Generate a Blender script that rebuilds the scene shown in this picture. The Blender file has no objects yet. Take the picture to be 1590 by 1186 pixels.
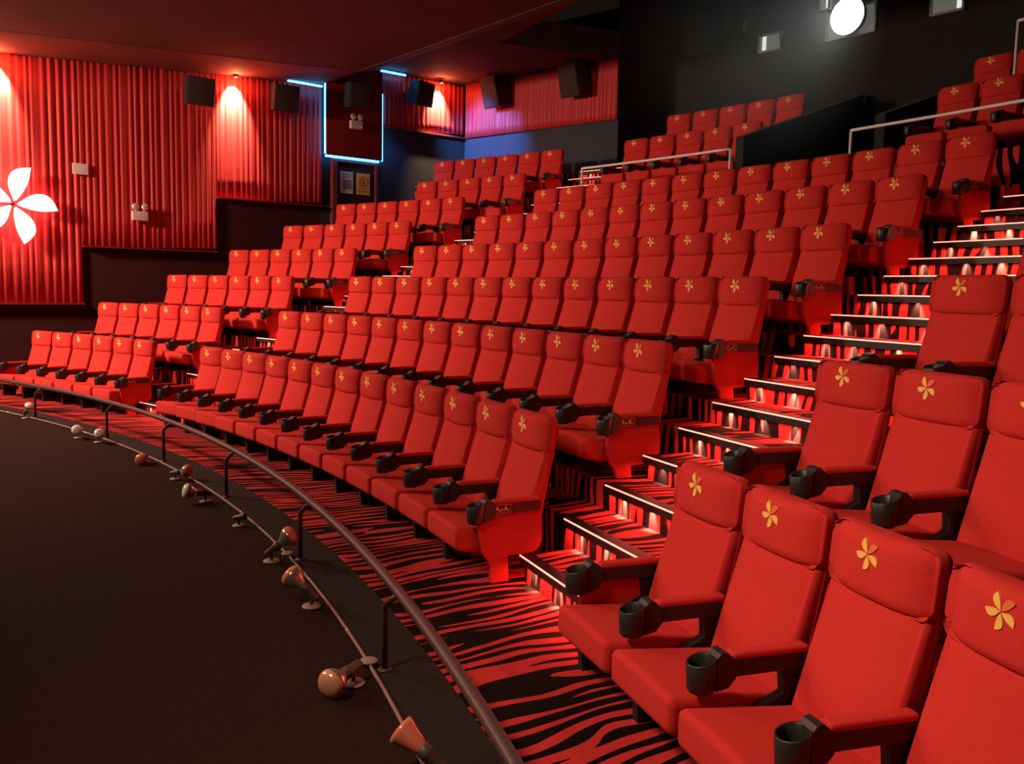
import bpy, bmesh, math, random
from math import radians as RAD, sin, cos, pi
from mathutils import Vector, Matrix

S = bpy.context.scene
COL = S.collection
random.seed(4)

# ------------------------------------------------------------------ camera, world, exposure
F_PX, PITCH, ROLL, CAM_Z = 1399.17, RAD(-5.8505), RAD(1.1514), 1.7953
cam = bpy.data.cameras.new('camera'); camo = bpy.data.objects.new('camera', cam); COL.objects.link(camo)
cam.sensor_fit = 'HORIZONTAL'; cam.sensor_width = 36.0; cam.lens = 36.0 * F_PX / 1590.0
cam.clip_start = 0.05; cam.clip_end = 100
fwd = Vector((0, cos(PITCH), sin(PITCH))); rgt = Vector((1, 0, 0)); upv = Vector((0, -sin(PITCH), cos(PITCH)))
cx_ = rgt * cos(ROLL) + upv * sin(ROLL); cy_ = -rgt * sin(ROLL) + upv * cos(ROLL); cz_ = -fwd
M4 = Matrix((cx_, cy_, cz_)).transposed().to_4x4(); M4.translation = Vector((0, 0, CAM_Z))
camo.matrix_world = M4
S.camera = camo
S.view_settings.view_transform = 'Standard'; S.view_settings.look = 'None'
S.view_settings.gamma = 1.0; S.view_settings.use_curve_mapping = False
S.view_settings.exposure = 0.0
w = bpy.data.worlds.new('world'); S.world = w; w.use_nodes = True
w.node_tree.nodes['Background'].inputs[0].default_value = (0.05, 0.028, 0.022, 1)
w.node_tree.nodes['Background'].inputs[1].default_value = 0.15

# ------------------------------------------------------------------ hall geometry (metres, from the arc centre of the rows)
CX, CY, R0, DR, SP = -18.2316, -3.1966, 20.398, 1.0446, 0.56
DZ = [0, .451, .933, 1.4025, 1.897, 2.374, 2.849, 3.40, 3.95]
EH = 0.855                                  # emblem height over a row's floor
ZR = [0.0] + [0.93 + DZ[k] - EH for k in range(1, 9)]
def RK(k): return R0 + DR * k
def RF(k): return R0 + DR * (k - 0.47)      # front edge of row k's platform
def P(R, tdeg, z=0.0):
    a = RAD(tdeg); return Vector((CX + R * cos(a), CY + R * sin(a), z))
UX, UY = 0.7763, 0.6303                     # direction along the left wall
WD = 16.62                                  # distance of the left wall plane
BA = RAD(-40.0); BX, BY = cos(BA), sin(BA); C0 = Vector((-1.15, 20.46, 0))
RU = 14.2                                   # rear wall plane
def WL(s, d, z): return Vector((UX * s - UY * d, UY * s + UX * d, z))          # left wall frame
def WB(s, off, z): return Vector((C0.x + BX * s + BY * off, C0.y + BY * s - BX * off, z))  # off = out of the wall
def WR(s, off, z): return Vector((UY * s + UX * (RU - off), -UX * s + UY * (RU - off), z)) # rear wall frame
ROT_L, ROT_B, ROT_R = math.atan2(UY, UX), BA, math.atan2(-UX, UY)
def TMAX(R, d=WD): return 39.07 + math.degrees(math.asin(min(.99, (d - 9.01) / R)))

C_ST = [45.05, 44.78, 44.48, 44.15, 43.74, 43.25]
L_ST = [58.08, 57.63, 56.57, 55.71, 55.13, 54.40, 51.89, 52.93]
R_ST = [20.74, 21.51, 22.15, 22.70]
def DG(m, R): return math.degrees(m / R)

# ------------------------------------------------------------------ unseen fill lights added overhead to brighten the seats
def area_lamp(name, loc, target, size, power, col, spread=180):
    l = bpy.data.lights.new(name, 'AREA'); l.shape = 'DISK'; l.size = size; l.energy = power; l.color = col; l.spread = RAD(spread)
    o = bpy.data.objects.new(name, l); COL.objects.link(o); o.location = loc
    o.rotation_euler = (Vector(target) - Vector(loc)).to_track_quat('-Z', 'Y').to_euler(); return o
FILL_COL = (1.0, .70, .52)
area_lamp('fill_light', P(16.6, 18, 4.2), P(20.7, 17.0, .7), .7, 64, FILL_COL, 105)
area_lamp('fill_light', P(14.4, 42, 5.2), P(21.6, 33, 1.0), .9, 385, FILL_COL, 130)
area_lamp('fill_light', P(15.4, 60, 4.7), P(21.4, 54, .9), .9, 620, FILL_COL, 150)
area_lamp('fill_light', P(19.0, 44, 5.3), P(25.5, 36, 2.6), .8, 45, FILL_COL)

# ------------------------------------------------------------------ materials
def nt(name):
    m = bpy.data.materials.new(name); m.use_nodes = True
    return m, m.node_tree, m.node_tree.nodes['Principled BSDF']
def mat(name, col, rough=.7, metal=0.0, spec=.5, noise=0.0, nscale=60, bump=0.0):
    m, t, b = nt(name)
    b.inputs['Base Color'].default_value = (*col, 1); b.inputs['Roughness'].default_value = rough
    b.inputs['Metallic'].default_value = metal; b.inputs['Specular IOR Level'].default_value = spec
    if noise or bump:
        tc = t.nodes.new('ShaderNodeTexCoord'); n = t.nodes.new('ShaderNodeTexNoise')
        n.inputs['Scale'].default_value = nscale; n.inputs['Detail'].default_value = 3
        t.links.new(tc.outputs['Object'], n.inputs['Vector'])
        if noise:
            mx = t.nodes.new('ShaderNodeMix'); mx.data_type = 'RGBA'
            mx.inputs[6].default_value = (*[c * (1 - noise) for c in col], 1)
            mx.inputs[7].default_value = (*[min(1, c * (1 + noise)) for c in col], 1)
            t.links.new(n.outputs['Fac'], mx.inputs[0]); t.links.new(mx.outputs[2], b.inputs['Base Color'])
        if bump:
            bp = t.nodes.new('ShaderNodeBump'); bp.inputs['Strength'].default_value = bump; bp.inputs['Distance'].default_value = .004
            t.links.new(n.outputs['Fac'], bp.inputs['Height']); t.links.new(bp.outputs['Normal'], b.inputs['Normal'])
    return m
def emis(name, col, strength, base=(.8, .8, .8)):
    m, t, b = nt(name)
    b.inputs['Base Color'].default_value = (*base, 1); b.inputs['Emission Color'].default_value = (*col, 1)
    b.inputs['Emission Strength'].default_value = strength; b.inputs['Roughness'].default_value = .5
    return m

M = dict(
    fabric=mat('red_upholstery', (.62, .037, .030), .92, spec=.15, noise=.14, nscale=90, bump=.25),
    shell=mat('red_fabric_shell', (.54, .028, .022), .9, spec=.15),
    gold=mat('orange_emblem_thread', (.95, .56, .11), .7),
    pink=mat('coral_emblem_thread', (.80, .17, .05), .7),
    plastic=mat('black_plastic', (.026, .022, .020), .42, spec=.5, noise=.2, nscale=40),
    iron=mat('black_steel', (.010, .008, .008), .6),
    armside=mat('dark_red_arm_side', (.06, .006, .006), .7),
    letter=mat('orange_lettering', (.95, .35, .12), .6),
    stage=mat('black_stage_carpet', (.026, .0098, .0068), .95, spec=.1, noise=.35, nscale=30, bump=.3),
    kerb=mat('black_kerb', (.020, .013, .010), .85, spec=.2, noise=.3, nscale=12),
    rail=mat('brown_painted_steel', (.10, .055, .045), .42, metal=.3),
    chrome=mat('polished_steel', (.92, .86, .82), .35, metal=0.0),
    nosing=mat('black_rubber_nosing', (.012, .006, .006), .5),
    darkwall=mat('dark_wall_carpet', (.050, .012, .011), .95, spec=.1, noise=.2, nscale=25),
    greywall=mat('charcoal_wall_paint', (.045, .040, .036), .9, spec=.2, noise=.15, nscale=6),
    bluewall=mat('grey_wall_paint', (.055, .060, .075), .85, spec=.2),
    rearwall=mat('black_wall_paint', (.028, .028, .025), .9, spec=.2, noise=.2, nscale=5),
    ceil=mat('brown_black_ceiling_paint', (.11, .062, .048), .9, spec=.15, noise=.25, nscale=2.2),
    ceil2=mat('black_ceiling_paint', (.007, .006, .006), .9, spec=.15),
    soffit=mat('soffit_paint', (.18, .07, .055), .85, spec=.2, noise=.15, nscale=3),
    curtain=mat('red_pleated_curtain', (.50, .026, .024), .6, spec=.4, noise=.12, nscale=20),
    curtain2=mat('bright_red_pleated_panel', (.58, .030, .034), .55, spec=.4, noise=.1, nscale=20),
    redpanel=mat('maroon_fabric_panel', (.20, .010, .012), .9, spec=.15, noise=.1, nscale=40),
    speaker=mat('dark_speaker_cloth', (.045, .032, .028), .85, spec=.2, noise=.2, nscale=80),
    speakerbox=mat('speaker_cabinet', (.02, .014, .013), .6),
    white=mat('off_white_plastic', (.62, .50, .44), .5),
    lens=mat('clear_lamp_lens', (.85, .80, .75), .15, metal=.6),
    paper=mat('white_poster_paper', (.60, .50, .45), .8),
    papergreen=mat('olive_poster_print', (.20, .17, .07), .8),
    ink=mat('grey_poster_ink', (.22, .16, .15), .8),
    yellow=mat('yellow_poster_paper', (.70, .40, .06), .8),
    brownink=mat('brown_poster_ink', (.25, .08, .02), .8),
    door=mat('black_door_leaf', (.020, .010, .010), .7),
    doorframe=mat('maroon_door_frame', (.16, .018, .022), .6),
    cable=mat('grey_conduit', (.30, .17, .15), .45),
    clip=mat('bright_clip', (.8, .72, .66), .25, metal=.8),
    socket=mat('dark_lamp_socket', (.085, .055, .045), .5),
    lampbase=mat('beige_lamp_base', (.36, .25, .20), .5),
    bulb=mat('pearl_bulb', (.95, .82, .66), .12, metal=.1),
    reflector=mat('silvered_bulb_glass', (.55, .47, .36), .25, metal=.7),
    amber=mat('amber_bulb', (.85, .40, .22), .22, metal=.2),
    redbulb=mat('red_bulb', (.90, .26, .15), .2, metal=.1),
    grey=mat('grey_window_frame', (.42, .43, .38), .6),
    led=emis('warm_led_line', (1.0, .32, .21), 1.9),
    blue=emis('blue_led_tube', (.03, .36, 1.0), 14.0),
    petal=emis('glowing_petal', (1.0, .80, .74), 2.6),
    warm=emis('warm_lamp_face', (1.0, .42, .18), 12.0),
    proj=emis('projector_lens_glare', (1.0, .99, .93), 14.0),
    winpane=emis('lit_booth_glass', (.55, .60, .52), .16, (.1, .1, .1)),
    winlit=emis('bright_booth_gap', (.85, .92, .86), .85, (.1, .1, .1)),
)
# zebra carpet: red and black stripes that wander, split and taper, laid along the UVs
def zebra():
    m, t, b = nt('zebra_carpet'); N = t.nodes.new; Lk = t.links.new
    uv = N('ShaderNodeUVMap'); sep = N('ShaderNodeSeparateXYZ'); Lk(uv.outputs[0], sep.inputs[0])
    def math_(op, a, c=None, d=None):
        n = N('ShaderNodeMath'); n.operation = op
        for i, x in enumerate((a, c, d)):
            if x is None: continue
            if isinstance(x, (int, float)): n.inputs[i].default_value = x
            else: Lk(x, n.inputs[i])
        return n.outputs[0]
    def noise(su, sv, seed, det=1.0):
        c = N('ShaderNodeCombineXYZ'); Lk(math_('MULTIPLY', sep.outputs[0], su), c.inputs[0]); Lk(math_('MULTIPLY', sep.outputs[1], sv), c.inputs[1])
        c.inputs[2].default_value = seed
        n = N('ShaderNodeTexNoise'); n.inputs['Scale'].default_value = 1; n.inputs['Detail'].default_value = det
        Lk(c.outputs[0], n.inputs['Vector']); return n.outputs['Fac']
    ph = math_('ADD', math_('MULTIPLY', sep.outputs[0], 62.0), math_('MULTIPLY', noise(2.6, 1.25, 1.7), 22.0))
    st = math_('SINE', ph)
    thr = math_('MULTIPLY_ADD', noise(7.5, 1.3, 7.1, 0.0), 4.6, -2.2)
    g = math_('GREATER_THAN', st, thr)
    mx = N('ShaderNodeMix'); mx.data_type = 'RGBA'; Lk(g, mx.inputs[0])
    mx.inputs[6].default_value = (.0055, .0022, .0022, 1); mx.inputs[7].default_value = (.58, .036, .033, 1)
    Lk(mx.outputs[2], b.inputs['Base Color']); b.inputs['Roughness'].default_value = .95; b.inputs['Specular IOR Level'].default_value = .12
    return m
M['zebra'] = zebra()

# ------------------------------------------------------------------ builders
def tag(o, label=None, cat=None, group=None, kind=None):
    if label: o['label'] = label
    if cat: o['category'] = cat
    if group: o['group'] = group
    if kind: o['kind'] = kind
    return o
def link(name, me, parent=None, loc=None, rotz=None):
    o = bpy.data.objects.new(name, me); COL.objects.link(o)
    if parent is not None: o.parent = parent
    if loc is not None: o.location = loc
    if rotz is not None: o.rotation_euler = (0, 0, rotz)
    return o
def empty(name, loc, rotz, label, cat, group=None):
    o = link(name, None, None, loc, rotz); o.empty_display_size = .1
    return tag(o, label, cat, group)
class MB:
    def __init__(s): s.v = []; s.f = []; s.mi = []; s.uv = {}; s.sm = set()
    def add(s, vs, fs, mi=0, smooth=False, uvs=None):
        b = len(s.v); s.v += [tuple(x) for x in vs]
        for i, f in enumerate(fs):
            if smooth: s.sm.add(len(s.f))
            if uvs: s.uv[len(s.f)] = uvs[i]
            s.f.append(tuple(b + j for j in f)); s.mi.append(mi)
        return s
    def box(s, c, d, mi=0, M_=None):
        hx, hy, hz = d[0] / 2, d[1] / 2, d[2] / 2
        vs = [Vector((c[0] + x * hx, c[1] + y * hy, c[2] + z * hz)) for x in (-1, 1) for y in (-1, 1) for z in (-1, 1)]
        if M_ is not None: vs = [M_ @ q for q in vs]
        return s.add(vs, [(0, 1, 3, 2), (4, 6, 7, 5), (0, 4, 5, 1), (2, 3, 7, 6), (0, 2, 6, 4), (1, 5, 7, 3)], mi)
    def rbox(s, c, d, r, fn=None, mi=0, nseg=(5, 3, 5)):
        h = [x / 2 for x in d]; A = []
        for i in range(3):
            rr = min(r, h[i] * .98); k = h[i] - rr
            e = [-h[i], -k - rr * .7, -k - rr * .3, -k]; mid = [-k + 2 * k * j / nseg[i] for j in range(1, nseg[i])]
            A.append(e + mid + [k, k + rr * .3, k + rr * .7, h[i]])
        idx = {}; vs = []; fs = []
        def vert(p):
            key = tuple(round(q, 6) for q in p)
            if key not in idx:
                inn = [max(-(h[i] - min(r, h[i] * .98)), min(h[i] - min(r, h[i] * .98), p[i])) for i in range(3)]
                dv = Vector([p[i] - inn[i] for i in range(3)])
                q = Vector(inn) + (dv.normalized() * r if dv.length > 1e-9 else dv)
                q = [max(-h[i], min(h[i], q[i])) for i in range(3)]
                q = Vector((q[0] + c[0], q[1] + c[1], q[2] + c[2]))
                if fn: q = Vector(fn(q))
                idx[key] = len(vs); vs.append(q)
            return idx[key]
        for ax in range(3):
            a, b = (ax + 1) % 3, (ax + 2) % 3
            for sg in (-1, 1):
                for i in range(len(A[a]) - 1):
                    for j in range(len(A[b]) - 1):
                        q = []
                        for (ii, jj) in ((i, j), (i + 1, j), (i + 1, j + 1), (i, j + 1)):
                            p = [0, 0, 0]; p[ax] = sg * h[ax]; p[a] = A[a][ii]; p[b] = A[b][jj]; q.append(vert(p))
                        fs.append(tuple(q) if sg > 0 else tuple(reversed(q)))
        return s.add(vs, fs, mi, True)
    def prism(s, poly, x0, x1, axis=0, mi=0):
        """polygon (a,b) extruded along an axis: 0 -> (x; y,z), 1 -> (y; x,z), 2 -> (z; x,y)"""
        n = len(poly); vs = []
        for x in (x0, x1):
            for a, b in poly: vs.append({0: (x, a, b), 1: (a, x, b), 2: (a, b, x)}[axis])
        fs = [tuple(range(n)), tuple(range(2 * n - 1, n - 1, -1))] + [(i, (i + 1) % n, n + (i + 1) % n, n + i) for i in range(n)]
        return s.add(vs, fs, mi)
    def lathe(s, prof, seg=20, M_=None, mi=0, c=(0, 0, 0)):
        vs = []; fs = []; n = len(prof)
        for i in range(seg):
            a = 2 * pi * i / seg
            for r, z in prof:
                q = Vector((c[0] + r * cos(a), c[1] + r * sin(a), c[2] + z)); vs.append(M_ @ q if M_ is not None else q)
        for i in range(seg):
            for j in range(n - 1):
                fs.append((i * n + j, ((i + 1) % seg) * n + j, ((i + 1) % seg) * n + j + 1, i * n + j + 1))
        return s.add(vs, fs, mi, True)
    def tube(s, pts, r, seg=10, mi=0, cap=True):
        pts = [Vector(p) for p in pts]; n = len(pts); vs = []; fs = []; prev = None
        for i, p in enumerate(pts):
            d = (pts[min(i + 1, n - 1)] - pts[max(i - 1, 0)]).normalized()
            if prev is None: a = d.orthogonal().normalized()
            else: a = (prev - d * prev.dot(d)).normalized()
            prev = a; b = d.cross(a)
            for k in range(seg):
                an = 2 * pi * k / seg; vs.append(p + (a * cos(an) + b * sin(an)) * r)
        for i in range(n - 1):
            for k in range(seg):
                fs.append((i * seg + k, i * seg + (k + 1) % seg, (i + 1) * seg + (k + 1) % seg, (i + 1) * seg + k))
        s.add(vs, fs, mi, True)
        if cap:
            b = len(s.v) - len(vs); s.f.append(tuple(range(b + seg - 1, b - 1, -1))); s.mi.append(mi)
            s.f.append(tuple(b + (n - 1) * seg + k for k in range(seg))); s.mi.append(mi)
        return s
    def mesh(s, name, mats, fix=True):
        me = bpy.data.meshes.new(name); me.from_pydata(s.v, [], s.f)
        mats = mats if isinstance(mats, (list, tuple)) else [mats]
        for m in mats: me.materials.append(m)
        for i, p in enumerate(me.polygons): p.material_index = s.mi[i]; p.use_smooth = i in s.sm
        if s.uv:
            l = me.uv_layers.new(name='UVMap')
            for i, p in enumerate(me.polygons):
                u = s.uv.get(i)
                if u:
                    for k, li in enumerate(p.loop_indices): l.data[li].uv = u[k]
        if fix and not s.uv:
            bm = bmesh.new(); bm.from_mesh(me); bmesh.ops.remove_doubles(bm, verts=bm.verts, dist=1e-5)
            bmesh.ops.recalc_face_normals(bm, faces=bm.faces); bm.to_mesh(me); bm.free()
        me.update(); return me
    def obj(s, name, mats, parent=None, loc=None, rotz=None): return link(name, s.mesh(name, mats), parent, loc, rotz)

# petals of the pinwheel emblem: list of polygons, local (x, z)
def petals(rad, rot, soft=0):
    base = [(.05, .0), (.16, .10), (.32, .25), (.50, .34), (.70, .345), (.86, .24), (1.0, .0), (.8, -.055), (.55, -.085), (.28, -.06)]
    for _ in range(soft):
        n = len(base); nb = []
        for i in range(n):
            p, q = base[i], base[(i + 1) % n]
            if i in (5, 6) and n == 10: nb += [p] if i == 6 else [(p[0] * .75 + q[0] * .25, p[1] * .75 + q[1] * .25)]; continue
            nb += [(p[0] * .75 + q[0] * .25, p[1] * .75 + q[1] * .25), (p[0] * .25 + q[0] * .75, p[1] * .25 + q[1] * .75)]
        base = nb
    out = []
    for k in range(5):
        a = RAD(rot + 72 * k)
        out.append([(rad * (x * cos(a) - y * sin(a)), rad * (x * sin(a) + y * cos(a))) for x, y in base])
    return out
# lettering turned into mesh data in the x-z plane, facing -y
def letter_mesh(items):
    """items: (text, size, x, z)"""
    vs, fs = [], []
    for tx, sz, x, z in items:
        cu = bpy.data.curves.new('lettering', 'FONT'); cu.body = tx; cu.size = sz; cu.extrude = .0006; cu.offset = .0009; cu.resolution_u = 2
        o = bpy.data.objects.new('lettering', cu); COL.objects.link(o)
        me = o.to_mesh(); b = len(vs)
        for q in me.vertices: vs.append((q.co.x + x, -q.co.z, q.co.y + z))
        for p in me.polygons: fs.append(tuple(b + i for i in p.vertices))
        o.to_mesh_clear(); bpy.data.objects.remove(o); bpy.data.curves.remove(cu)
    return vs, fs

# ------------------------------------------------------------------ setting: floors, platforms, stairs
def sector(name, Ra, Rb, t0, t1, z0, z1, m, clip=None, seg_deg=1.2, parent=None, warp=False, rb_fn=None):
    """solid ring sector with unfolded UVs (u along the arc, v outward then up the riser)"""
    mb = MB(); n = max(2, int((t1 - t0) / seg_deg) + 1)
    ta = [t0 + (t1 - t0) * i / n for i in range(n + 1)]
    nr = max(1, int((Rb - Ra) / .5)); rr = [Ra + (Rb - Ra) * j / nr for j in range(nr + 1)]
    def tt(t, R): return min(t, clip(R)) if clip else t
    def uvp(t, R, z):
        sh = max(-.16, min(.7, (t - 29.0) * .05)) if warp else 0.0
        return (RAD(t) * 21.5 + sh * (R - 20.0) , R + z)
    for i in range(n):
        a, b = ta[i], ta[i + 1]
        for j in range(nr):
            qs = [(tt(a, rr[j]), rr[j]), (tt(a, rr[j + 1]), rr[j + 1]), (tt(b, rr[j + 1]), rr[j + 1]), (tt(b, rr[j]), rr[j])]
            if abs(qs[0][0] - qs[3][0]) + abs(qs[1][0] - qs[2][0]) < 1e-5: continue
            mb.add([P(R, t, z1) for t, R in reversed(qs)], [(0, 1, 2, 3)], 0, False, [[uvp(t, R, z1) for t, R in reversed(qs)]])
            mb.add([P(R, t, z0) for t, R in qs], [(0, 1, 2, 3)], 0, False, [[uvp(t, R, z0) for t, R in qs]])
        for R, fl in ((Ra, False), (Rb, True)):
            A, B = tt(a, R), tt(b, R)
            if B - A < 1e-5: continue
            vs = [P(R, A, z0), P(R, A, z1), P(R, B, z1), P(R, B, z0)]
            us = [uvp(A, Ra, z0), uvp(A, Ra, z1), uvp(B, Ra, z1), uvp(B, Ra, z0)]
            if fl: vs.reverse(); us.reverse()
            mb.add(vs, [(0, 1, 2, 3)], 0, False, [us])
    for t, fl in ((t0, False), (t1, True)):
        vs = [P(Ra, tt(t, Ra), z0), P(Rb, tt(t, Rb), z0), P(Rb, tt(t, Rb), z1), P(Ra, tt(t, Ra), z1)]
        us = [(z0 * 1.0, Ra), (z0, Rb), (z1, Rb), (z1, Ra)]
        if fl: vs.reverse(); us.reverse()
        mb.add(vs, [(0, 1, 2, 3)], 0, False, [us])
    return link(name, mb.mesh(name, m), parent)
R_STAGE, R_CARPET = 19.04, 19.345
def fl(*a, **k): return tag(sector('floor', *a, **k), kind='structure')
tag(sector('floor', 6.0, R_STAGE, -25, 75, -.3, 0.0, M['stage'], clip=TMAX), kind='structure')
tag(sector('trim_1', R_STAGE, R_CARPET, -10, 75, -.3, 0.004, M['kerb'], clip=TMAX), kind='structure')
fl(R_CARPET, RF(1), 4, 75, -.3, 0.0, M['zebra'], clip=TMAX, warp=True)
for k in range(1, 6):
    fl(RF(k), RF(k + 1), 4, 75, ZR[k - 1], ZR[k], M['zebra'], clip=TMAX)
for k in range(1, 6):                                                   # foot room in front of each row, one step lower than its seats
    fl(RF(k) - DR / 3, RF(k) + .02, 4, 75, ZR[k - 1], ZR[k - 1] + (ZR[k] - ZR[k - 1]) * 2 / 3, M['zebra'], clip=TMAX)
VT0, VT1 = 33.0, 37.75                                                  # vomitory between these angles
fl(RF(6), RF(7), 14, 75, ZR[5], ZR[6], M['zebra'], clip=TMAX)
for a, b in ((14, VT0), (VT1, 75)):
    fl(RF(7), RF(8), a, b, ZR[6], ZR[7], M['zebra'], clip=TMAX)
    fl(RF(8), RF(9) + .75, a, b, ZR[7], ZR[8], M['zebra'], clip=lambda R: min(TMAX(R), 51.5))
fl(RF(7), RF(9) + 1.2, VT0, VT1, ZR[5], ZR[6], M['stage'])

# ---- stairs with lit nosings
def led_step(R, ta, tb, z, label, group, nspot, power, spots=True):
    """black nosing on the edge of a step, its led line and the small lamps under it"""
    c = P(R, (ta + tb) / 2, z); rz = RAD((ta + tb) / 2 - 90)
    root = empty('step_nosing', c, rz, label, 'step light', group)
    Wd = RAD(ta - tb) * R; inv = Matrix.Rotation(-rz, 4, 'Z') @ Matrix.Translation(-c)
    A = inv @ P(R, ta, z); B = inv @ P(R, tb, z)
    ang = math.atan2(B.y - A.y, B.x - A.x)
    h = (B - A).length / 2
    MB().prism([(-.046, .006), (.035, .006), (.035, -.0), (-.038, -.0), (-.038, -.052), (-.046, -.052)], -h, h).obj('nosing_profile', M['nosing'], root)
    MB().box((0, -.0475, .001), (2 * h - .01, .008, .009)).obj('led_line', M['led'], root)
    l = bpy.data.lights.new('led_glow', 'AREA'); l.shape = 'RECTANGLE'; l.size = 2 * h - .02; l.size_y = .006; l.energy = power * .15; l.color = (1.0, .13, .09)
    o = bpy.data.objects.new('led_glow', l); COL.objects.link(o); o.parent = root; o.location = (0, -.044, -.056); o.rotation_euler = (RAD(-8), 0, 0)
    if spots:
        for q in range(nspot):
            x = -h + 2 * h * (q + .5 + random.uniform(-.12, .12)) / nspot
            l = bpy.data.lights.new('step_lamp', 'SPOT'); l.energy = power * random.uniform(.75, 1.25); l.color = (1.0, .42, .27)
            l.spot_size = RAD(64); l.spot_blend = .85; l.shadow_soft_size = .008
            o = bpy.data.objects.new('step_lamp', l); COL.objects.link(o); o.parent = root
            o.location = (x, -.032, -.012); o.rotation_euler = (RAD(9), 0, 0)
    return root
ORD = ['first', 'second', 'third', 'fourth', 'fifth', 'sixth', 'seventh', 'eighth', 'ninth', 'tenth', 'eleventh', 'twelfth', 'thirteenth',
       'fourteenth', 'fifteenth', 'sixteenth', 'seventeenth', 'eighteenth', 'nineteenth', 'twentieth', 'twenty-first', 'twenty-second', 'twenty-third', 'twenty-fourth']
def itp(x, xs, ys):
    if x <= xs[0]: return ys[0] + (ys[1] - ys[0]) / (xs[1] - xs[0]) * (x - xs[0])
    for i in range(len(xs) - 1):
        if x <= xs[i + 1] or i == len(xs) - 2:
            return ys[i] + (ys[i + 1] - ys[i]) / (xs[i + 1] - xs[i]) * (x - xs[i])
cend = [C_ST[k] - DG(12 * SP, RK(k)) for k in range(6)]
KS = list(range(6))
def right_aisle(k):
    R = RK(k)
    return itp(k, KS, cend) - DG(.33, R), itp(k, [0, 1, 2, 3], R_ST) + DG(.33, R)
lend = [L_ST[k] - DG(5 * SP, RK(k)) for k in range(6)] + [L_ST[6] - DG(4 * SP, RK(6)), L_ST[7] - DG(5 * SP, RK(7))]
cst8 = C_ST + [43.2, 43.1, 42.9]
def left_aisle(k):
    R = RK(k)
    return itp(k, list(range(8)), lend) - DG(.33, R), itp(k, list(range(9)), cst8) + DG(.33, R)
for side, fn, nmax, nsp, pw in (('right', right_aisle, 17, 4, 38.0), ('left', left_aisle, 24, 3, 26.0)):
    for n in range(1, nmax + 1):
        kk = n / 3 - .47; R = R0 + DR * kk; lo = (n - 1) // 3; fr = (n - 1) % 3
        z = ZR[lo] + (ZR[lo + 1] - ZR[lo]) * (fr + 1) / 3 + .0
        ta, tb = fn(kk)
        if fr == 0:
            tag(sector('floor', R, RF(lo + 1), tb, ta, ZR[lo], z, M['zebra'], seg_deg=2), kind='structure')
        led_step(R, ta, tb, z, 'black step edge with a lit led line, %s step up the %s aisle' % (ORD[n - 1], side),
                 'lit step edges of the %s aisle' % side, nsp, pw)

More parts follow.
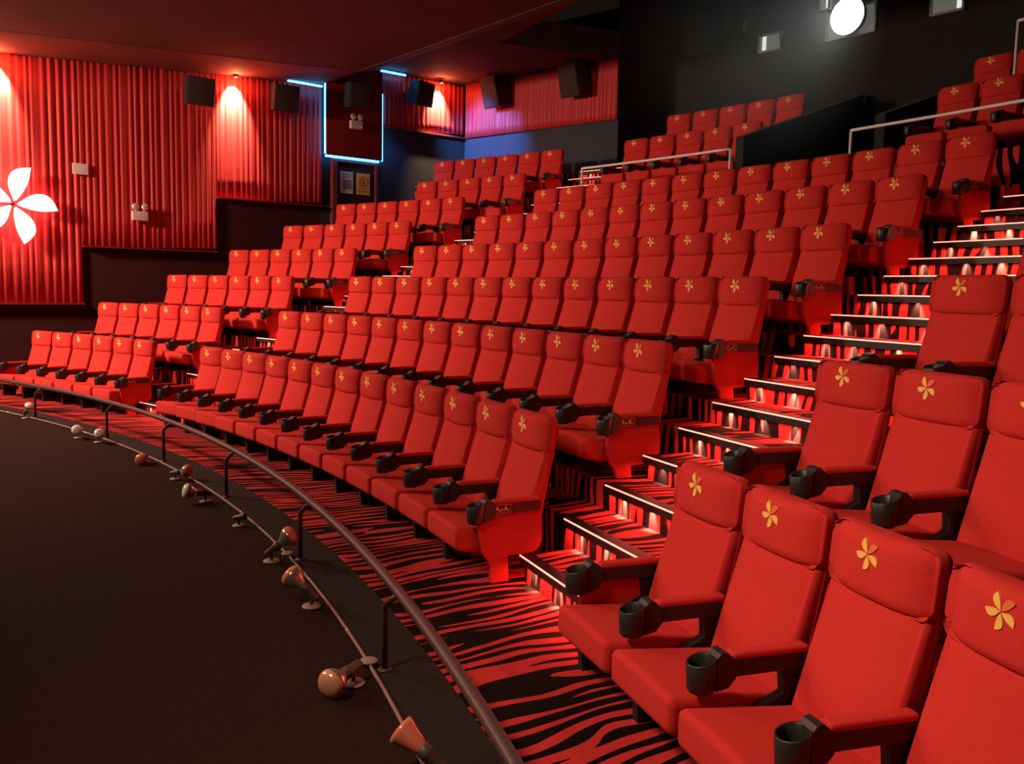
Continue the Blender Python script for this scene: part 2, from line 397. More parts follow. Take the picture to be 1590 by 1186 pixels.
# ------------------------------------------------------------------ cinema seats
ZE = EH
def head_front(x, dz):                                   # y of the headrest front at lateral x, height dz from the emblem
    u = abs(x) / .2475; return .062 * u ** 4 + .012 * u ** 2 + .06 * (dz + .03) + 3.0 * max(0, abs(dz + .045) - .07) ** 2
def seat_meshes(floor_drop):
    fz = -floor_drop
    D = {}
    def hf(q):
        dz = q.z - ZE; y = q.y
        if y < .04: y += .062 * (abs(q.x) / .2475) ** 4 + .012 * (abs(q.x) / .2475) ** 2
        x = q.x * (1.0 + .025 * max(0, y) / .13)
        return (x, y + (.06 + .6 * max(0, y)) * (dz + .03), q.z)
    D['headrest'] = MB().rbox((0, .066, ZE - .045), (.50, .132, .232), .046, hf, nseg=(8, 2, 4)).mesh('headrest', M['fabric'])
    def bf(q):
        dz = q.z - ZE
        bul = -.014 * (1 - (q.x / .24) ** 2) * (1 if q.y < .04 else 0) - .018 * max(0, 1 - ((dz + .48) / .16) ** 2) * (1 if q.y < .04 else 0)
        return (q.x, q.y + .30 * (dz + .15) + bul + (.02 * (abs(q.x) / .24) ** 3 if q.y < .04 else 0), q.z)
    D['backrest'] = MB().rbox((0, .080, ZE - .40), (.49, .09, .53), .032, bf, nseg=(6, 2, 8)).mesh('backrest', M['fabric'])
    def sf(q):
        dz = q.z - ZE
        return (q.x, q.y + .20 * (dz + .04), q.z)
    D['back_shell'] = MB().rbox((0, .113, ZE - .355), (.494, .035, .75), .012, sf, nseg=(2, 1, 4)).mesh('back_shell', M['shell'])
    mb = MB(); mi = 0
    for i, pl in enumerate(petals(.057, 39)):
        vs = [(x, head_front(x, z) - .0035, ZE + z) for x, z in pl]
        vs += [(x, head_front(x, z) + .006, ZE + z) for x, z in pl]
        n = len(pl); fs = [tuple(range(n - 1, -1, -1))] + [(j, (j + 1) % n, n + (j + 1) % n, n + j) for j in range(n)]
        mb.add(vs, fs, 1 if i == 0 else 0)
    D['emblem'] = mb.mesh('emblem', [M['gold'], M['pink']])
    def cf(q):
        t = max(0, min(1, (q.y + .56) / .46))
        z = q.z - .045 * t + (.012 * (1 - (q.x / .25) ** 2) if q.z > ZE - .63 else 0)
        if q.z < ZE - .66: z += .05 * max(0, (.25 - t)) + .0
        return (q.x, q.y, z)
    D['seat_cushion'] = MB().rbox((0, -.317, ZE - .657), (.50, .495, .155), .032, cf, nseg=(5, 5, 2)).mesh('seat_cushion', M['fabric'])
    ax = -.28
    D['armrest'] = MB().prism([(-.02, -.436), (-.33, -.436), (-.36, -.42), (-.37, -.50), (-.31, -.50), (-.02, -.498)],
                              ax - .027, ax + .027).mesh('armrest', M['plastic'])
    for q in D['armrest'].vertices: q.co.z += ZE
    D['arm_pad'] = MB().rbox((ax, -.18, ZE - .428), (.056, .32, .030), .012, nseg=(1, 3, 1)).mesh('arm_pad', M['fabric'])
    cm = MB().lathe([(0, -.118), (.044, -.118), (.051, -.108), (.054, -.06), (.056, -.004), (.053, 0), (.049, -.003), (.047, -.05), (.045, -.095), (0, -.098)], 22, c=(ax, -.452, ZE - .432))
    D['cup_holder'] = cm.mesh('cup_holder', M['plastic'])
    for q in D['cup_holder'].vertices:
        if q.co.z > ZE - .50: q.co.z += .24 * (q.co.y + .452) * (q.co.z - ZE + .50) / .07
    nk = MB().prism([(-.408, ZE - .424), (-.395, ZE - .408), (-.372, ZE - .402), (-.335, ZE - .432), (-.33, ZE - .50), (-.36, ZE - .535), (-.41, ZE - .545)], ax - .036, ax + .036)
    D['arm_neck'] = nk.mesh('arm_neck', M['plastic'])
    D['stand'] = MB().prism([(-.02, -.44), (-.13, -.44), (-.115, -.59), (-.23, -.645), (-.42, -.675), (-.43, -.76), (-.42, fz), (-.24, fz), (-.20, -.74), (-.02, -.72)],
                            ax - .022, ax + .022).mesh('stand', M['iron'])
    for q in D['stand'].vertices: q.co.z += ZE
    # right-hand end pieces
    D['end_panel'] = MB().prism([(-.012, -.492), (.0, -.60), (-.002, -.70), (-.02, -.742), (-.06, -.765), (-.235, -.772), (-.228, fz), (-.345, fz), (-.352, -.84), (-.365, -.79),
                                 (-.40, -.75), (-.422, -.70), (-.43, -.60), (-.425, -.545), (-.38, -.53), (-.36, -.50), (-.31, -.494)], .268, .300).mesh('end_panel', M['shell'])
    for q in D['end_panel'].vertices: q.co.z += ZE
    D['end_panel_l'] = D['end_panel'].copy(); 
    for q in D['end_panel_l'].vertices: q.co.x = -q.co.x
    D['end_panel_l'].flip_normals()
    for nm in ('armrest', 'arm_pad', 'cup_holder', 'arm_neck'):
        D[nm + '_r'] = D[nm].copy()
        for q in D[nm + '_r'].vertices: q.co.x += .563
    D['arm_cover'] = MB().box((.3115, -.175, ZE - .466), (.006, .31, .062)).mesh('arm_cover', M['armside'])
    return D
SEAT = {0: seat_meshes(.93), 1: seat_meshes(EH)}
def plate_mesh(items):
    vs, fs = letter_mesh(items)
    vs = [(.3155 - y - .0005, x_, z) for (x_, y, z) in [(a - .355, b, c + ZE - .480) for a, b, c in vs]]
    mb = MB(); mb.add(vs, fs)
    y0, y1, z0, z1, th = -.338, -.228, ZE - .492, ZE - .440, .0022
    for (a, b, c, d) in ((y0, y1, z0, z0 + th), (y0, y1, z1 - th, z1), (y0, y0 + th, z0, z1), (y1 - th, y1, z0, z1)):
        mb.box((.3155, (a + b) / 2, (c + d) / 2), (.0015, b - a, d - c))
    return mb.mesh('row_plate', M['letter'])
def plate_items(a, n1, n2):
    return [(a, .040, .022, 0.001), (n1, .018, .048, -.002), ('-', .038, .066, 0.001), (a, .040, .080, .001), (n2, .018, .107, -.002)]
def make_seat(k, t, z, label, group, end=None, plate=None, yaw=0.0):
    D = SEAT[0 if k == 0 else 1]
    R = RK(k)
    zf = z - EH
    root = empty('cinema_seat', P(R, t, zf), RAD(t - 90 + yaw), label, 'cinema seat', group)
    hd = link('headrest', D['headrest'], root); link('emblem', D['emblem'], hd)
    for nm in ('backrest', 'back_shell', 'seat_cushion', 'stand', 'armrest'): o = link(nm, D[nm], root); arm = o
    link('arm_pad', D['arm_pad'], arm); link('cup_holder', D['cup_holder'], arm); link('arm_neck', D['arm_neck'], arm)
    if end == 'l': link('end_panel', D['end_panel_l'], root)
    if end == 'r':
        a2 = link('armrest', D['armrest_r'], root); link('arm_pad', D['arm_pad_r'], a2); link('cup_holder', D['cup_holder_r'], a2); link('arm_neck', D['arm_neck_r'], a2)
        link('arm_cover', D['arm_cover'], a2)
        link('end_panel', D['end_panel'], root)
        if plate: link('row_plate', plate, a2)
    return root
PLATES_C = [plate_mesh(plate_items(c, '13', '1')) for c in 'ABCDEF']
PLATES_L = [plate_mesh(plate_items(c, '19', '14')) for c in 'ABCDEFGH']
ROWN = ['front row', 'second row', 'third row', 'fourth row', 'fifth row', 'sixth row', 'seventh row', 'eighth row', 'ninth row']
for k in range(6):
    for j in range(13):
        yaw = {0: 4, 1: 4, 2: 4}.get(j, 0) if k == 0 else 0
        make_seat(k, C_ST[k] - DG(j * SP, RK(k)), .93 + DZ[k],
                  'red cinema seat, %s from the left end of the middle block\'s %s' % (ORD[j], ROWN[k]),
                  'middle block seats, ' + ROWN[k], 'l' if j == 0 else ('r' if j == 12 else None), PLATES_C[k], yaw)
for k in range(8):
    n = 5 if k == 6 else 6
    for j in range(n):
        make_seat(k, L_ST[k] - DG(j * SP, RK(k)), .93 + DZ[k],
                  'red cinema seat, %s from the curtain wall in the left block\'s %s' % (ORD[j], ROWN[k]),
                  'left block seats, ' + ROWN[k], 'l' if j == 0 else ('r' if j == n - 1 else None), PLATES_L[k])
for k, n in ((0, 5), (1, 3), (2, 2), (3, 1)):
    for j in range(n):
        make_seat(k, R_ST[k] - DG(j * SP, RK(k)), .93 + DZ[k],
                  'red cinema seat, %s from the lit stairs in the near right block\'s %s' % (ORD[j], ROWN[k]),
                  'near right block seats, ' + ROWN[k], 'l' if j == 0 else None)
for k, st, n in ((7, 43.1, 5), (8, 42.9, 5)):
    for j in range(n):
        make_seat(k, st - DG(j * SP, RK(k)), .93 + DZ[k],
                  'dim red seat left of the entrance tunnel, %s from left, %s row' % (ORD[j], 'next-to-last' if k == 7 else 'last'),
                  'back seats left of the tunnel, ' + ROWN[k], 'l' if j == 0 else None)
for k, st, n in ((7, 31.68, 3), (8, 32.08, 2)):
    for j in range(n):
        make_seat(k, st - DG(j * SP, RK(k)), .93 + DZ[k],
                  'dim red seat right of the entrance tunnel, %s from the tunnel, %s row' % (ORD[j], 'next-to-last' if k == 7 else 'last'),
                  'back seats right of the tunnel, ' + ROWN[k], 'l' if j == 0 else None)

# ------------------------------------------------------------------ stage edge: guard rail, conduit, clip lamps
def arc(R, t0, t1, z, n): return [P(R, t0 + (t1 - t0) * i / n, z) for i in range(n + 1)]
gr = empty('guard_rail', P(19.1, 38, 0), 0, 'low curved brown guard rail along the edge of the black stage', 'guard rail')
def sub(mb, off): mb.v = [tuple(Vector(q) - off) for q in mb.v]; return mb
o_ = P(19.1, 38, 0)
sub(MB().tube(arc(19.13, 8, 62, .42, 90), .026, 12), o_).obj('top_rail', M['rail'], gr)
for t in (14.3, 22.4, 28.0, 34.0, 39.5, 44.6, 51.0, 58):
    p0 = P(19.10, t, 0.004)
    pts = [p0, P(19.10, t, .28), P(19.095, t - .05, .315), P(19.10, t - .15, .345), P(19.115, t - .32, .385), P(19.13, t - .45, .415)]
    mb = MB().tube(pts, .015, 8); mb.lathe([(0, 0), (.035, 0), (.035, .006), (.016, .010), (0, .010)], 12, c=p0)
    sub(mb, o_).obj('post', M['rail'], gr)
cd = empty('lamp_conduit', P(R_STAGE, 36, 0), 0, 'thin grey conduit following the curved stage edge', 'conduit')
o_ = P(R_STAGE, 36, 0)
sub(MB().tube(arc(R_STAGE, 8, 61, .016, 110), .009, 8), o_).obj('pipe', M['cable'], cd)
for t in (12.6, 15.2, 17.6, 20.6, 23.9, 26.6, 29.9, 32.1, 34.4, 36.9, 39.6, 42.8, 46.0, 49.5, 53):
    d = (P(R_STAGE, t + .1, .016) - P(R_STAGE, t - .1, .016)).normalized() * .013
    c = P(R_STAGE, t, .016); sub(MB().tube([c - d, c + d], .0125, 8), o_).obj('coupling', M['clip'], cd)
for t in (22.6, 28.25):
    mb = MB().lathe([(0, 0), (.042, 0), (.044, .004), (.040, .009), (.012, .013), (0, .013)], 18, c=P(R_STAGE, t, .026)); sub(mb, o_).obj('round_plate', M['lampbase'], cd)
def clip_lamp(R, t, z0, az, el, label, bulb='bulb', scale=1.0, empty_socket=False, cup=False):
    """round base, short stem, swivelling socket and a reflector bulb; az/el is where the bulb looks"""
    root = empty('clip_lamp', P(R, t, z0), 0, label, 'lamp', 'lamps along the stage edge')
    s = scale
    MB().lathe([(0, 0), (.046 * s, 0), (.048 * s, .005), (.044 * s, .011), (.014 * s, .016), (0, .016)], 20).obj('base', M['lampbase'], root)
    MB().tube([(0, 0, .012), (0, 0, .052 * s)], .009 * s, 8).obj('stem', M['socket'], root)
    d = Vector((cos(el) * cos(az), cos(el) * sin(az), sin(el)))
    Mx = Matrix.Translation((0, 0, .066 * s)) @ d.to_track_quat('Z', 'Y').to_matrix().to_4x4()
    MB().lathe([(0, -.045 * s), (.013 * s, -.045 * s), (.020 * s, -.03 * s), (.021 * s, .02 * s), (.025 * s, .024 * s), (.026 * s, .055 * s), (.022 * s, .058 * s), (.010, .056 * s), (0, .05 * s)], 16, Mx).obj('socket', M['socket'], root)
    if cup:
        MB().lathe([(.020 * s, .05 * s), (.030 * s, .075 * s), (.036 * s, .10 * s), (.047 * s, .135 * s), (.050 * s, .150 * s), (.046 * s, .150 * s), (.034 * s, .12 * s), (0, .10 * s)], 20, Mx).obj('bulb', M[bulb], root)
    elif not empty_socket:
        k = 1.40 * s
        bu = MB().lathe([(.013 * k, .036 * k), (.016 * k, .048 * k), (.030 * k, .066 * k), (.040 * k, .084 * k), (.0425 * k, .094 * k), (.041 * k, .098 * k)], 22, Mx).obj('bulb', M['reflector'], root)
        MB().lathe([(.0412 * k, .0975 * k), (.039 * k, .106 * k), (.031 * k, .1145 * k), (.016 * k, .119 * k), (0, .120 * k)], 22, Mx).obj('bulb_face', M[bulb], bu)
    return root
def toward(R, t, dx, dy): return math.atan2(dy, dx)
LAMPS = [  # R, t, azimuth deg, elevation deg, label, kw
    (19.00, 51.2, -25, 50, 'small white bulb raised on its base at the far left end of the stage edge', {}),
    (18.86, 45.3, -68, 22, 'bright pearl bulb facing the room, left of the pair by the far rail posts', {}),
    (18.93, 44.0, -58, 24, 'bright pearl bulb facing the room, right of the pair by the far rail posts', {}),
    (18.93, 39.6, -85, -4, 'orange tinted bulb facing the room below the conduit, by the third rail post', dict(bulb='redbulb')),
    (18.92, 36.75, -12, 10, 'red bulb pointing right over the conduit on its beige base', dict(bulb='redbulb')),
    (18.90, 33.7, 208, 12, 'silvery bulb pointing left away from the conduit', dict(scale=1.1)),
    (18.93, 31.05, 5, 12, 'bare lamp socket without a bulb on a beige base', dict(empty_socket=True)),
    (18.92, 28.1, 10, 38, 'red lit bulb raised to the upper right beside the bend of the rail', dict(bulb='redbulb', scale=1.15)),
    (18.95, 25.3, 160, 34, 'bulb with red glints tilted up to the left above its beige base', dict(bulb='redbulb', scale=1.15)),
    (18.93, 22.1, -118, -6, 'big amber bulb facing down the stage beside the nearest full rail post', dict(bulb='amber', scale=1.15)),
    (19.06, 19.4, 155, 30, 'red cup-shaped lamp opening left at the bottom of the picture', dict(bulb='redbulb', cup=True, scale=1.15)),
]
for R, t, az, el, lab, kw in LAMPS: clip_lamp(R, t, 0.002, RAD(az), RAD(el), lab, **kw)

# ------------------------------------------------------------------ cross-aisle hand rails
def hand_rail(name, R, t0, t1, z, posts, label, zf):
    o_ = P(R, t0, zf); root = empty(name, o_, 0, label, 'hand rail', 'steel hand rails of the upper aisle')
    sub(MB().tube(arc(R, t0, t1, z, 14), .018, 10), o_).obj('top_bar', M['chrome'], root)
    for t in posts: sub(MB().tube([P(R, t, zf), P(R, t, z)], .018, 10), o_).obj('post', M['chrome'], root)
hand_rail('hand_rail', 26.11, 42.45, 36.2, 3.71, (42.45, 36.2), 'slim steel hand rail behind the middle block, left of the entrance tunnel', ZR[6])
hand_rail('hand_rail', 26.11, 32.15, 26.4, 3.71, (32.15, 26.4), 'slim steel hand rail behind the middle block, right of the entrance tunnel', ZR[6])
hand_rail('hand_rail', 28.16, 30.72, 28.6, 5.12, (30.72, 28.6), 'steel hand rail in front of the last row at the top right corner', ZR[7])
# low zebra wall with a black cap closing the row under the right rail
tag(sector('wall_aisle', RF(6) - .01, RF(6) + .10, 27.2 - 8, 27.25, ZR[5], ZR[6] + .02, M['zebra']), kind='structure')
tag(sector('trim_2', RF(6) - .025, RF(6) + .115, 27.2 - 8, 27.25, ZR[6] + .02, ZR[6] + .24, M['nosing']), kind='structure')
# vomitory parapets and floor
for t, nm in ((VT1, 'wall_tunnel_left'), (VT0, 'wall_tunnel_right')):
    mb = MB(); th = .07; prof = [(RF(7) - .05, ZR[6]), (RF(9) + .9, ZR[6]), (RF(9) + .9, 5.10), (RF(7) - .05, 4.08)]
    vs = [P(R, t + s_ * DG(th, R), z) for s_ in (-1, 1) for R, z in prof]
    mb.add(vs, [(0, 1, 2, 3), (7, 6, 5, 4), (0, 4, 5, 1), (1, 5, 6, 2), (2, 6, 7, 3), (3, 7, 4, 0)])
    tag(mb.obj(nm, M['rearwall']), kind='structure')

# ------------------------------------------------------------------ walls and ceiling
def wallbox(name, pts, z0, z1, m):
    """vertical slab: pts = footprint polygon"""
    return tag(MB().prism([(p.x, p.y) for p in pts], z0, z1, 2).obj(name, m), kind='structure')
wallbox('wall_left', [WL(-14, WD, 0), WL(8.48, WD, 0), WL(8.48, WD + .3, 0), WL(-14, WD + .3, 0)], -.3, 7.2, M['darkwall'])
wallbox('wall_left_rear', [WL(8.48, WD, 0), WL(12.1, WD, 0), WL(12.3, WD + .3, 0), WL(8.48, WD + .3, 0)], 1.5, 7.2, M['greywall'])
wallbox('wall_back', [WB(-.1, 0, 0), WB(4.05, 0, 0), WB(4.05, -.1, 0), WB(-.1, -.3, 0)], 2.0, 7.2, M['bluewall'])
pe = WB(4.05, 0, 0); ws = pe.x * UY - pe.y * UX; us = pe.x * UX + pe.y * UY
wallbox('wall_recess', [pe, WR(ws, 0, 0), WR(ws - .2, 0, 0), WB(4.05, -.2, 0) + Vector((-.15, .1, 0))], 2.0, 8.4, M['darkwall'])
wallbox('wall_rear', [WR(ws - .2, 0, 0), WR(6, 0, 0), WR(6, -.3, 0), WR(ws - .2, -.3, 0)], 2.0, 9.6, M['rearwall'])
def slab(name, corners, m, th=.1):
    mb = MB(); n = len(corners); vs = [Vector(c) for c in corners] + [Vector(c) + Vector((0, 0, th)) for c in corners]
    mb.add(vs, [tuple(range(n)), tuple(range(2 * n - 1, n - 1, -1))] + [(i, (i + 1) % n, n + (i + 1) % n, n + i) for i in range(n)])
    return tag(mb.obj(name, m), kind='structure')
def zc(s): return 5.36 + .066 * (s - 2.9)
DE = -14
slab('ceiling', [WL(-14, 15.1, zc(-14) + .01), WL(8.46, 15.1, zc(8.46) + .01), WL(8.46, DE, zc(8.46) + .01), WL(-14, DE, zc(-14) + .01)], M['ceil'])
slab('ceiling', [WL(-14, WD, zc(-14)), WL(8.46, WD, zc(8.46)), WL(8.46, 15.1, zc(8.46)), WL(-14, 15.1, zc(-14))], M['soffit'], .26)
slab('ceiling', [WL(8.46, WD, zc(8.46)), WL(9.72, WD, 6.22), WL(9.72, DE, 6.22), WL(8.46, DE, zc(8.46))], M['ceil'])
ZU = 6.26
pA = Vector((-.355, 16.98, ZU)); pB = Vector((1.95, 17.9, ZU)); pC = Vector((.97, 14.40, ZU))
dirC = (pC - pA).normalized()
q1 = WL(9.72, WD, ZU); q2 = WL(12.05, WD, ZU); q3 = WB(4.05, 0, ZU); q3.z = ZU
# where the line A->C leaves the strip (s = 9.72)
sA = pA.x * UX + pA.y * UY; sC = pC.x * UX + pC.y * UY
tC = (9.72 - sA) / (sC - sA); pX = pA + (pC - pA) * tC
slab('ceiling', [q1, q2, q3, pA, pX], M['ceil'], .5)
slab('ceiling', [WL(9.0, 16.9, 8.1), WR(ws - .3, -.3, 8.1), WR(6, -.3, 8.1), WL(9.0, DE, 8.1)], M['ceil2'])
tag(MB().prism([(p.x, p.y) for p in (WL(9.70, 16.9, 0), WL(9.70, DE, 0), WL(9.62, DE, 0), WL(9.62, 16.9, 0))], 6.24, 8.1, 2).obj('wall_ceiling_step', M['ceil2']), kind='structure')
# the hall goes on behind the camera: side wall, screen end
wallbox('wall_right', [WL(-14, -13.8, 0), WL(14.2, -13.8, 0), WL(14.2, -14.1, 0), WL(-14, -14.1, 0)], -.3, 8.4, M['darkwall'])
wallbox('wall_screen', [WL(-14, -14, 0), WL(-14, WD, 0), WL(-14.3, WD, 0), WL(-14.3, -14, 0)], -.3, 8.4, M['darkwall'])

# ------------------------------------------------------------------ curtains
def curtain(name, fpt, s0, s1, zb, zt, m, label, pitch=.115, amp=.012, skew=.0):
    mb = MB(); n = int((s1 - s0) / pitch * 8); rnd = random.Random(int(s0 * 100))
    ph = [rnd.uniform(-1.9, 1.9) for _ in range(int((s1 - s0) / pitch) + 3)]; am = [rnd.uniform(.55, 1.3) for _ in ph]
    nz = 6; vs = []; fs = []
    for i in range(n + 1):
        s = s0 + (s1 - s0) * i / n; c = (s - s0) / pitch; ic = int(c); f_ = c - ic
        a0 = am[ic] * (1 - f_) + am[ic + 1] * f_; p0 = ph[ic] * (1 - f_) + ph[ic + 1] * f_
        for j in range(nz + 1):
            v_ = j / nz; z = zb(s) + (zt(s) - zb(s)) * v_
            flare = 1.15 - .5 * v_
            off = .05 + amp * flare * a0 * (sin(2 * pi * c + p0) + .35 * sin(4 * pi * c + 2 * p0 + 1.2 * (1 - v_)))
            vs.append(fpt(s, off, z))
    for i in range(n):
        for j in range(nz):
            a = i * (nz + 1) + j; fs.append((a, a + nz + 1, a + nz + 2, a + 1))
    mb.add(vs, fs, 0, True); o = mb.obj(name, m)
    md = o.modifiers.new('thickness', 'SOLIDIFY'); md.thickness = .006
    return tag(o, label, 'curtain', None)
LF = lambda s, off, z: WL(s, WD - off, z)
curtain('curtain', LF, .8, 4.02, lambda s: 1.40 + .0 * s, lambda s: zc(s) - .01, M['curtain'], 'red pleated curtain at far left behind the glowing flower, hanging lowest')
curtain('curtain', LF, 4.02, 6.335, lambda s: 2.36 + .035 * (s - 4.0), lambda s: zc(s) - .01, M['curtain'], 'red pleated curtain behind the left emergency light, with middle-height hem')
curtain('curtain', LF, 6.335, 8.47, lambda s: 3.34 + .045 * (s - 6.3), lambda s: zc(s) - .01, M['curtain'], 'red pleated curtain with the highest hem, left of the maroon panel')
curtain('curtain', LF, 9.78, 11.95, lambda s: 5.07 + .05 * (s - 9.8), lambda s: 6.21, M['curtain'], 'short red curtain between the maroon panel and the room corner')
curtain('curtain', WB, 0.06, 4.04, lambda s: 5.10, lambda s: 6.25, M['curtain2'], 'bright red finely pleated panel on the back wall', pitch=.10, amp=.012)
tag(MB().box((0, 0, 0), (2.2, .07, .035)).obj('trim_3', M['doorframe'], None, WL(10.87, WD - .05, 5.105), ROT_L), kind='structure')

for n_, (s0, s1, z_) in enumerate(((.8, 4.02, 1.42), (4.02, 6.32, 2.39), (6.34, 8.46, 3.38))):
    zz = z_ - .01
    tag(MB().box((0, 0, 0), (s1 - s0, .15, .03)).obj('trim_%d' % (4 + n_), M['redpanel'], None, WL((s0 + s1) / 2, WD - .075, zz), ROT_L), kind='structure')
# wall lamps washing the curtains
for i, (s, z, pw, lab) in enumerate(((2.78, zc(2.78), 110, 'small lamp washing the curtain above the glowing flower'), (6.68, zc(6.68), 110, 'small lamp washing the curtain between two dark speakers'),
                          (11.22, 6.21, 90, 'small lamp washing the short curtain near the room corner'))):
    root = empty('wall_lamp', WL(s, WD - .20, z), ROT_L, lab, 'wall lamp', 'curtain wash lamps')
    MB().lathe([(0, 0), (.045, 0), (.045, -.05), (.038, -.06), (.034, -.045), (.0, -.040)], 16).obj('lamp_can', M['iron'], root)
    MB().lathe([(0, -.044), (.033, -.044), (.033, -.047), (0, -.047)], 14).obj('lamp_face', M['warm'], root)
    for kind, e, y, dz in (('SPOT', pw * 14.0, -.05, -.07), ('POINT', pw * .22, -.03, -.10)):
        l = bpy.data.lights.new('wash_light', kind); l.energy = e; l.color = (1.0, .72, .46) if kind == 'SPOT' else (1.0, .26, .11); l.shadow_soft_size = .03
        if kind == 'SPOT': l.spot_size = RAD(64); l.spot_blend = .8
        o = bpy.data.objects.new('wash_light', l); COL.objects.link(o); o.parent = root; o.location = (0, y, dz)
        if kind == 'SPOT': o.rotation_euler = (RAD(26), 0, 0)

# glowing flower sign
fs_ = empty('flower_sign', WL(2.98, WD - .22, 3.0), ROT_L, 'glowing white five-petal flower sign on the red curtain at far left', 'sign')
for i, pl in enumerate(petals(.645, -6, 1)):
    MB().prism([(x, z) for x, z in pl], -.025, .025, 1).obj('petal', M['petal'], fs_)
    cxp = sum(q[0] for q in pl) / len(pl); czp = sum(q[1] for q in pl) / len(pl)
    l = bpy.data.lights.new('petal_glow', 'POINT'); l.energy = 5; l.color = (1.0, .06, .05); l.shadow_soft_size = .03
    o = bpy.data.objects.new('petal_glow', l); COL.objects.link(o); o.parent = fs_; o.location = (cxp * 1.1, .085, czp * 1.1)
MB().tube([(0, .03, 0), (0, .17, 0)], .02, 10).obj('mount', M['iron'], fs_)

# small wall fittings
def emergency(loc, rot, lab):
    r = empty('emergency_light', loc, rot, lab, 'emergency light', 'twin-head emergency lights')
    MB().rbox((0, -.04, 0), (.27, .075, .16), .012, nseg=(2, 1, 2)).obj('battery_box', M['white'], r)
    MB().tube([(.085, -.079, -.045), (.085, -.082, -.045)], .012, 10).obj('indicator', M['clip'], r)
    for x in (-.08, .08):
        mb = MB().lathe([(0, -.03), (.03, -.03), (.055, -.01), (.060, .02), (.056, .024)], 16, Matrix.Translation((x, -.06, .155)) @ Matrix.Rotation(RAD(82), 4, 'X'))
        h = mb.obj('lamp_head', M['white'], r)
        MB().lathe([(0, .034), (.03, .031), (.056, .022), (.056, .018), (0, .018)], 16, Matrix.Translation((x, -.06, .155)) @ Matrix.Rotation(RAD(82), 4, 'X')).obj('lamp_lens', M['lens'], h)
        MB().tube([(x, -.045, .07), (x, -.05, .12)], .012, 8).obj('bracket', M['white'], h)
emergency(WL(4.95, WD - .10, 2.94), ROT_L, 'white twin-head emergency light low on the pleated curtain')
emergency(WL(9.09, WD - .30, 4.99), ROT_L, 'white twin-head emergency light on the maroon panel')
tag(MB().rbox((0, 0, 0), (.25, .02, .18), .006, nseg=(1, 1, 1)).obj('wall_card', M['white'], None, WL(4.015, WD - .10, 3.66), ROT_L), 'small blank white card on the red curtain right of the flower', 'card')

# wall speakers
def speaker(loc, rot, tilt, yaw, lab, sz=(.50, .34, .48)):
    r = empty('wall_speaker', loc, rot + yaw, lab, 'speaker', 'dark wall speakers')
    Mx = Matrix.Rotation(tilt, 4, 'X')
    w_, d_, h_ = sz; mb = MB()
    mb.prism([(-w_ / 2, -d_ / 2), (w_ / 2, -d_ / 2), (w_ / 2 * .72, d_ / 2), (-w_ / 2 * .72, d_ / 2)], -h_ / 2, h_ / 2, 2); mb.v = [tuple(Mx @ Vector(q)) for q in mb.v]
    mb.obj('cabinet', M['speakerbox'], r)
    mb = MB().rbox((0, -d_ / 2 - .008, 0), (w_ - .02, .022, h_ - .02), .008, nseg=(2, 1, 2)); mb.v = [tuple(Mx @ Vector(q)) for q in mb.v]
    mb.obj('grille', M['speaker'], r)
    mb = MB().box((0, d_ / 2 + .03, 0), (.10, .12, .14)); mb.obj('bracket', M['iron'], r)
    return r
speaker(WL(5.93, WD - .30, 5.19), ROT_L, RAD(12), RAD(0), 'dark wall speaker on the long curtain, left of the middle wash lamp')
speaker(WL(7.55, WD - .30, 5.30), ROT_L, RAD(10), RAD(0), 'dark wall speaker just left of the maroon panel')
speaker(WL(9.00, WD - .50, 5.52), ROT_L, RAD(10), RAD(0), 'dark wall speaker on the maroon panel above the emergency light')
speaker(WL(10.60, WD - .32, 5.83), ROT_L, RAD(10), RAD(14), 'dark wall speaker on the short curtain, one side lit blue', (.48, .34, .48))
speaker(WB(1.18, .32, 5.92), ROT_B, RAD(14), RAD(-14), 'wall speaker lit blue on the back wall near the corner', (.54, .36, .60))
speaker(WB(3.22, .32, 5.90), ROT_B, RAD(14), RAD(-12), 'dark wall speaker at the right end of the back wall', (.54, .36, .60))
speaker(WR(-11.55, .35, 6.70), ROT_R, RAD(14), RAD(0), 'big dark speaker on the black rear wall left of the booth windows', (.62, .42, .72))

# maroon panel with blue light behind its edges
pn = empty('maroon_wall_panel', WL(9.12, WD - .06, 5.3), ROT_L, 'maroon fabric wall panel edged with blue-white light', 'wall panel')
MB().rbox((0, -.16, -.05), (1.25, .06, 1.76), .008, nseg=(1, 1, 1)).obj('panel_board', M['redpanel'], pn)
MB().box((0, -.065, 0), (1.05, .13, 1.5)).obj('spacer_frame', M['iron'], pn)
MB().box((-.60, -.075, -.22), (.035, .035, 1.36)).obj('led_tube', M['blue'], pn)
MB().box((.705, -.03, -.24), (.03, .03, 1.36)).obj('led_tube', M['blue'], pn)
MB().box((0, -.085, -.945), (1.20, .045, .035)).obj('led_tube', M['blue'], pn)
for s0, s1, z, lab in ((7.72, 8.44, zc(8.1) - .035, 'short blue led tube under the ceiling left of the maroon panel'), (9.76, 10.35, 6.185, 'short blue led tube under the ceiling right of the maroon panel')):
    tag(MB().box((0, 0, 0), (s1 - s0, .03, .03)).obj('led_tube', M['blue'], None, WL((s0 + s1) / 2, WD - .16, z), ROT_L), lab, 'led tube', 'blue ceiling led tubes')

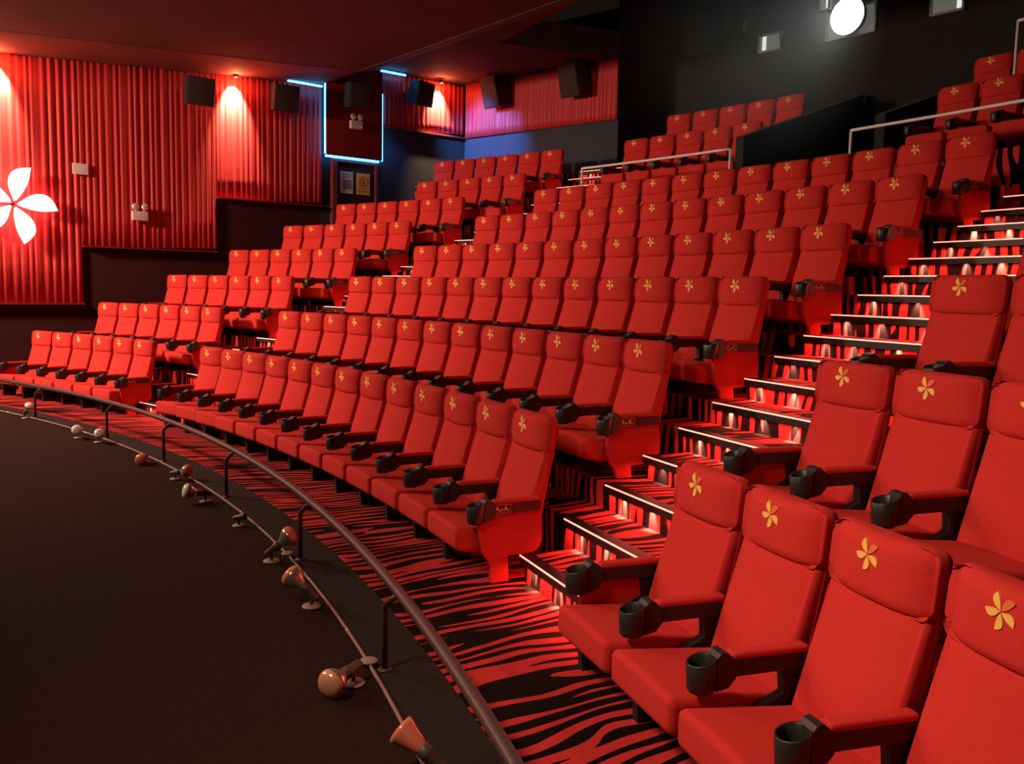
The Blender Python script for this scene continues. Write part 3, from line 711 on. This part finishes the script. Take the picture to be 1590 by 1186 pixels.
def blue_spot(loc, target, power, size):
    l = bpy.data.lights.new('blue_light', 'SPOT'); l.energy = power; l.color = (.06, .26, 1.0); l.spot_size = RAD(size); l.spot_blend = .7; l.shadow_soft_size = .05
    o = bpy.data.objects.new('blue_light', l); COL.objects.link(o); o.location = loc; o.rotation_euler = (Vector(target) - Vector(loc)).to_track_quat('-Z', 'Y').to_euler()
blue_spot(WL(9.9, WD - 1.0, 5.75), WB(.7, 0, 4.85), 1100, 58)
blue_spot(WL(9.85, WD - .35, 5.3), WL(10.6, WD - .5, 3.2), 60, 80)
# exit door with its posters
dr = tag(MB().box((0, 0, 0), (.86, .05, 1.9)).obj('door_1', M['door'], None, WL(9.24, WD - .03, 3.32), ROT_L), kind='structure')
fr = MB()
for c, d in (((-.50, -.03, .0), (.10, .12, 1.95)), ((.46, -.03, 0), (.05, .12, 1.95)), ((0, -.03, 1.0), (1.10, .12, .09))): fr.box(c, d)
tag(fr.obj('door_frame', M['doorframe'], dr), kind='structure')
pz = empty('poster', WL(9.02, WD - .075, 3.88), ROT_L, 'white notice with an olive picture on the dark door', 'poster', 'posters on the dark door')
MB().box((0, 0, 0), (.29, .006, .43)).obj('sheet', M['paper'], pz)
MB().box((.01, -.004, -.04), (.19, .004, .19)).box((-.06, -.0055, -.03), (.05, .003, .16)).obj('picture', M['papergreen'], pz)
MB().box((0, -.004, .165), (.22, .004, .022)).box((0, -.004, .115), (.18, .004, .018)).obj('heading_lines', M['ink'], pz)
py = empty('poster', WL(9.40, WD - .075, 3.88), ROT_L, 'yellow notice with a brown round emblem on the dark door', 'poster', 'posters on the dark door')
MB().box((0, 0, 0), (.31, .006, .43)).obj('sheet', M['yellow'], py)
mb = MB(); mb.tube([(.095 * cos(a), -.005, .05 + .095 * sin(a)) for a in [2 * pi * i / 28 for i in range(29)]], .006, 6, cap=False)
mb.box((0, -.005, .09), (.03, .004, .05)).box((0, -.005, .02), (.045, .004, .06)); mb.obj('round_print', M['brownink'], py)
MB().box((0, -.004, -.145), (.26, .004, .016)).box((0, -.004, -.09), (.18, .004, .008)).obj('text_lines', M['brownink'], py)

# rear wall: booth windows, projector, small device
def booth(n, s, z, w_, h_, lit):
    fr = MB(); th = .035
    for c, d in (((0, 0, h_ / 2), (w_ + .02, .06, th)), ((0, 0, -h_ / 2), (w_ + .02, .06, th)), ((-w_ / 2, 0, 0), (th, .06, h_)), ((w_ / 2, 0, 0), (th, .06, h_))): fr.box(c, d)
    f = tag(fr.obj('window_%d' % n, M['grey'], None, WR(s, .03, z), ROT_R), kind='structure')
    tag(MB().box((0, .01, 0), (w_ - .03, .012, h_ - .03)).obj('pane', M['winpane'], f), kind='structure')
    if lit is not None: tag(MB().box((lit * w_, -.004, 0), (w_ * .17, .010, h_ - .04)).obj('bright_gap', M['winlit'], f), kind='structure')
booth(1, -10.23, 6.34, .46, .29, -.27)
booth(2, -9.15, 6.86, .20, .38, .2)
booth(3, -8.64, 6.37, .88, .46, None)
booth(4, -7.02, 6.36, .50, .38, .38)
pj = empty('projector', WR(-8.60, .12, 6.42), ROT_R, 'projector lens widened into a white glare disc in the booth window', 'projector')
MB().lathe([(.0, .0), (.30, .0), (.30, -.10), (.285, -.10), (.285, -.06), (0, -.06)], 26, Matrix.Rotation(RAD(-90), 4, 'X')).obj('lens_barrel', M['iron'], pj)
MB().lathe([(0, -.099), (.300, -.099), (.300, -.106), (0, -.115)], 26, Matrix.Rotation(RAD(-90), 4, 'X')).obj('lens', M['proj'], pj)  # glowing disc made wider than the lens to include its glare
tag(MB().rbox((0, 0, 0), (.09, .06, .20), .01, nseg=(1, 1, 1)).obj('wall_sensor', M['grey'], None, WR(-10.78, .04, 6.74), ROT_R), 'small grey sensor on the black rear wall left of the first booth window', 'sensor')
# round ceiling vent
cv = empty('ceiling_vent', WL(7.0, 9.9, zc(7.0) + .125), 0, 'round dark vent in the brown ceiling above the seats', 'vent')
MB().lathe([(.0, -.02), (.10, -.02), (.11, -.045), (.17, -.03), (.18, -.05), (.25, -.025), (.27, 0)], 26).obj('diffuser', M['iron'], cv)

# haze in the projector's beam
def haze():
    m = bpy.data.materials.new('thin_haze'); m.use_nodes = True; t = m.node_tree
    t.nodes.remove(t.nodes['Principled BSDF'])
    v = t.nodes.new('ShaderNodeVolumeScatter'); v.inputs['Color'].default_value = (.93, 1.0, .97, 1); v.inputs['Density'].default_value = .036; v.inputs['Anisotropy'].default_value = .3
    t.links.new(v.outputs[0], t.nodes['Material Output'].inputs['Volume'])
    src = WR(-8.60, .22, 6.42); ax = (WR(-8.6 + .9, 4.6, 4.95) - src).normalized()
    q = ax.to_track_quat('Z', 'Y').to_matrix().to_4x4()
    Mx = Matrix.Translation(src) @ q
    o = MB().lathe([(0, 0), (.20, 0), (1.95, 4.3), (0, 4.3)], 28, Mx).obj('projector_haze', m)
    tag(o, 'faint grey haze in the beam fanning out of the projector window', 'haze', None, 'stuff')
    l = bpy.data.lights.new('projector_beam', 'SPOT'); l.energy = 420; l.color = (.93, 1.0, .95); l.spot_size = RAD(50); l.spot_blend = .6; l.shadow_soft_size = .12
    lo = bpy.data.objects.new('projector_beam', l); COL.objects.link(lo); lo.location = src; lo.rotation_euler = ax.to_track_quat('-Z', 'Y').to_euler()
haze()
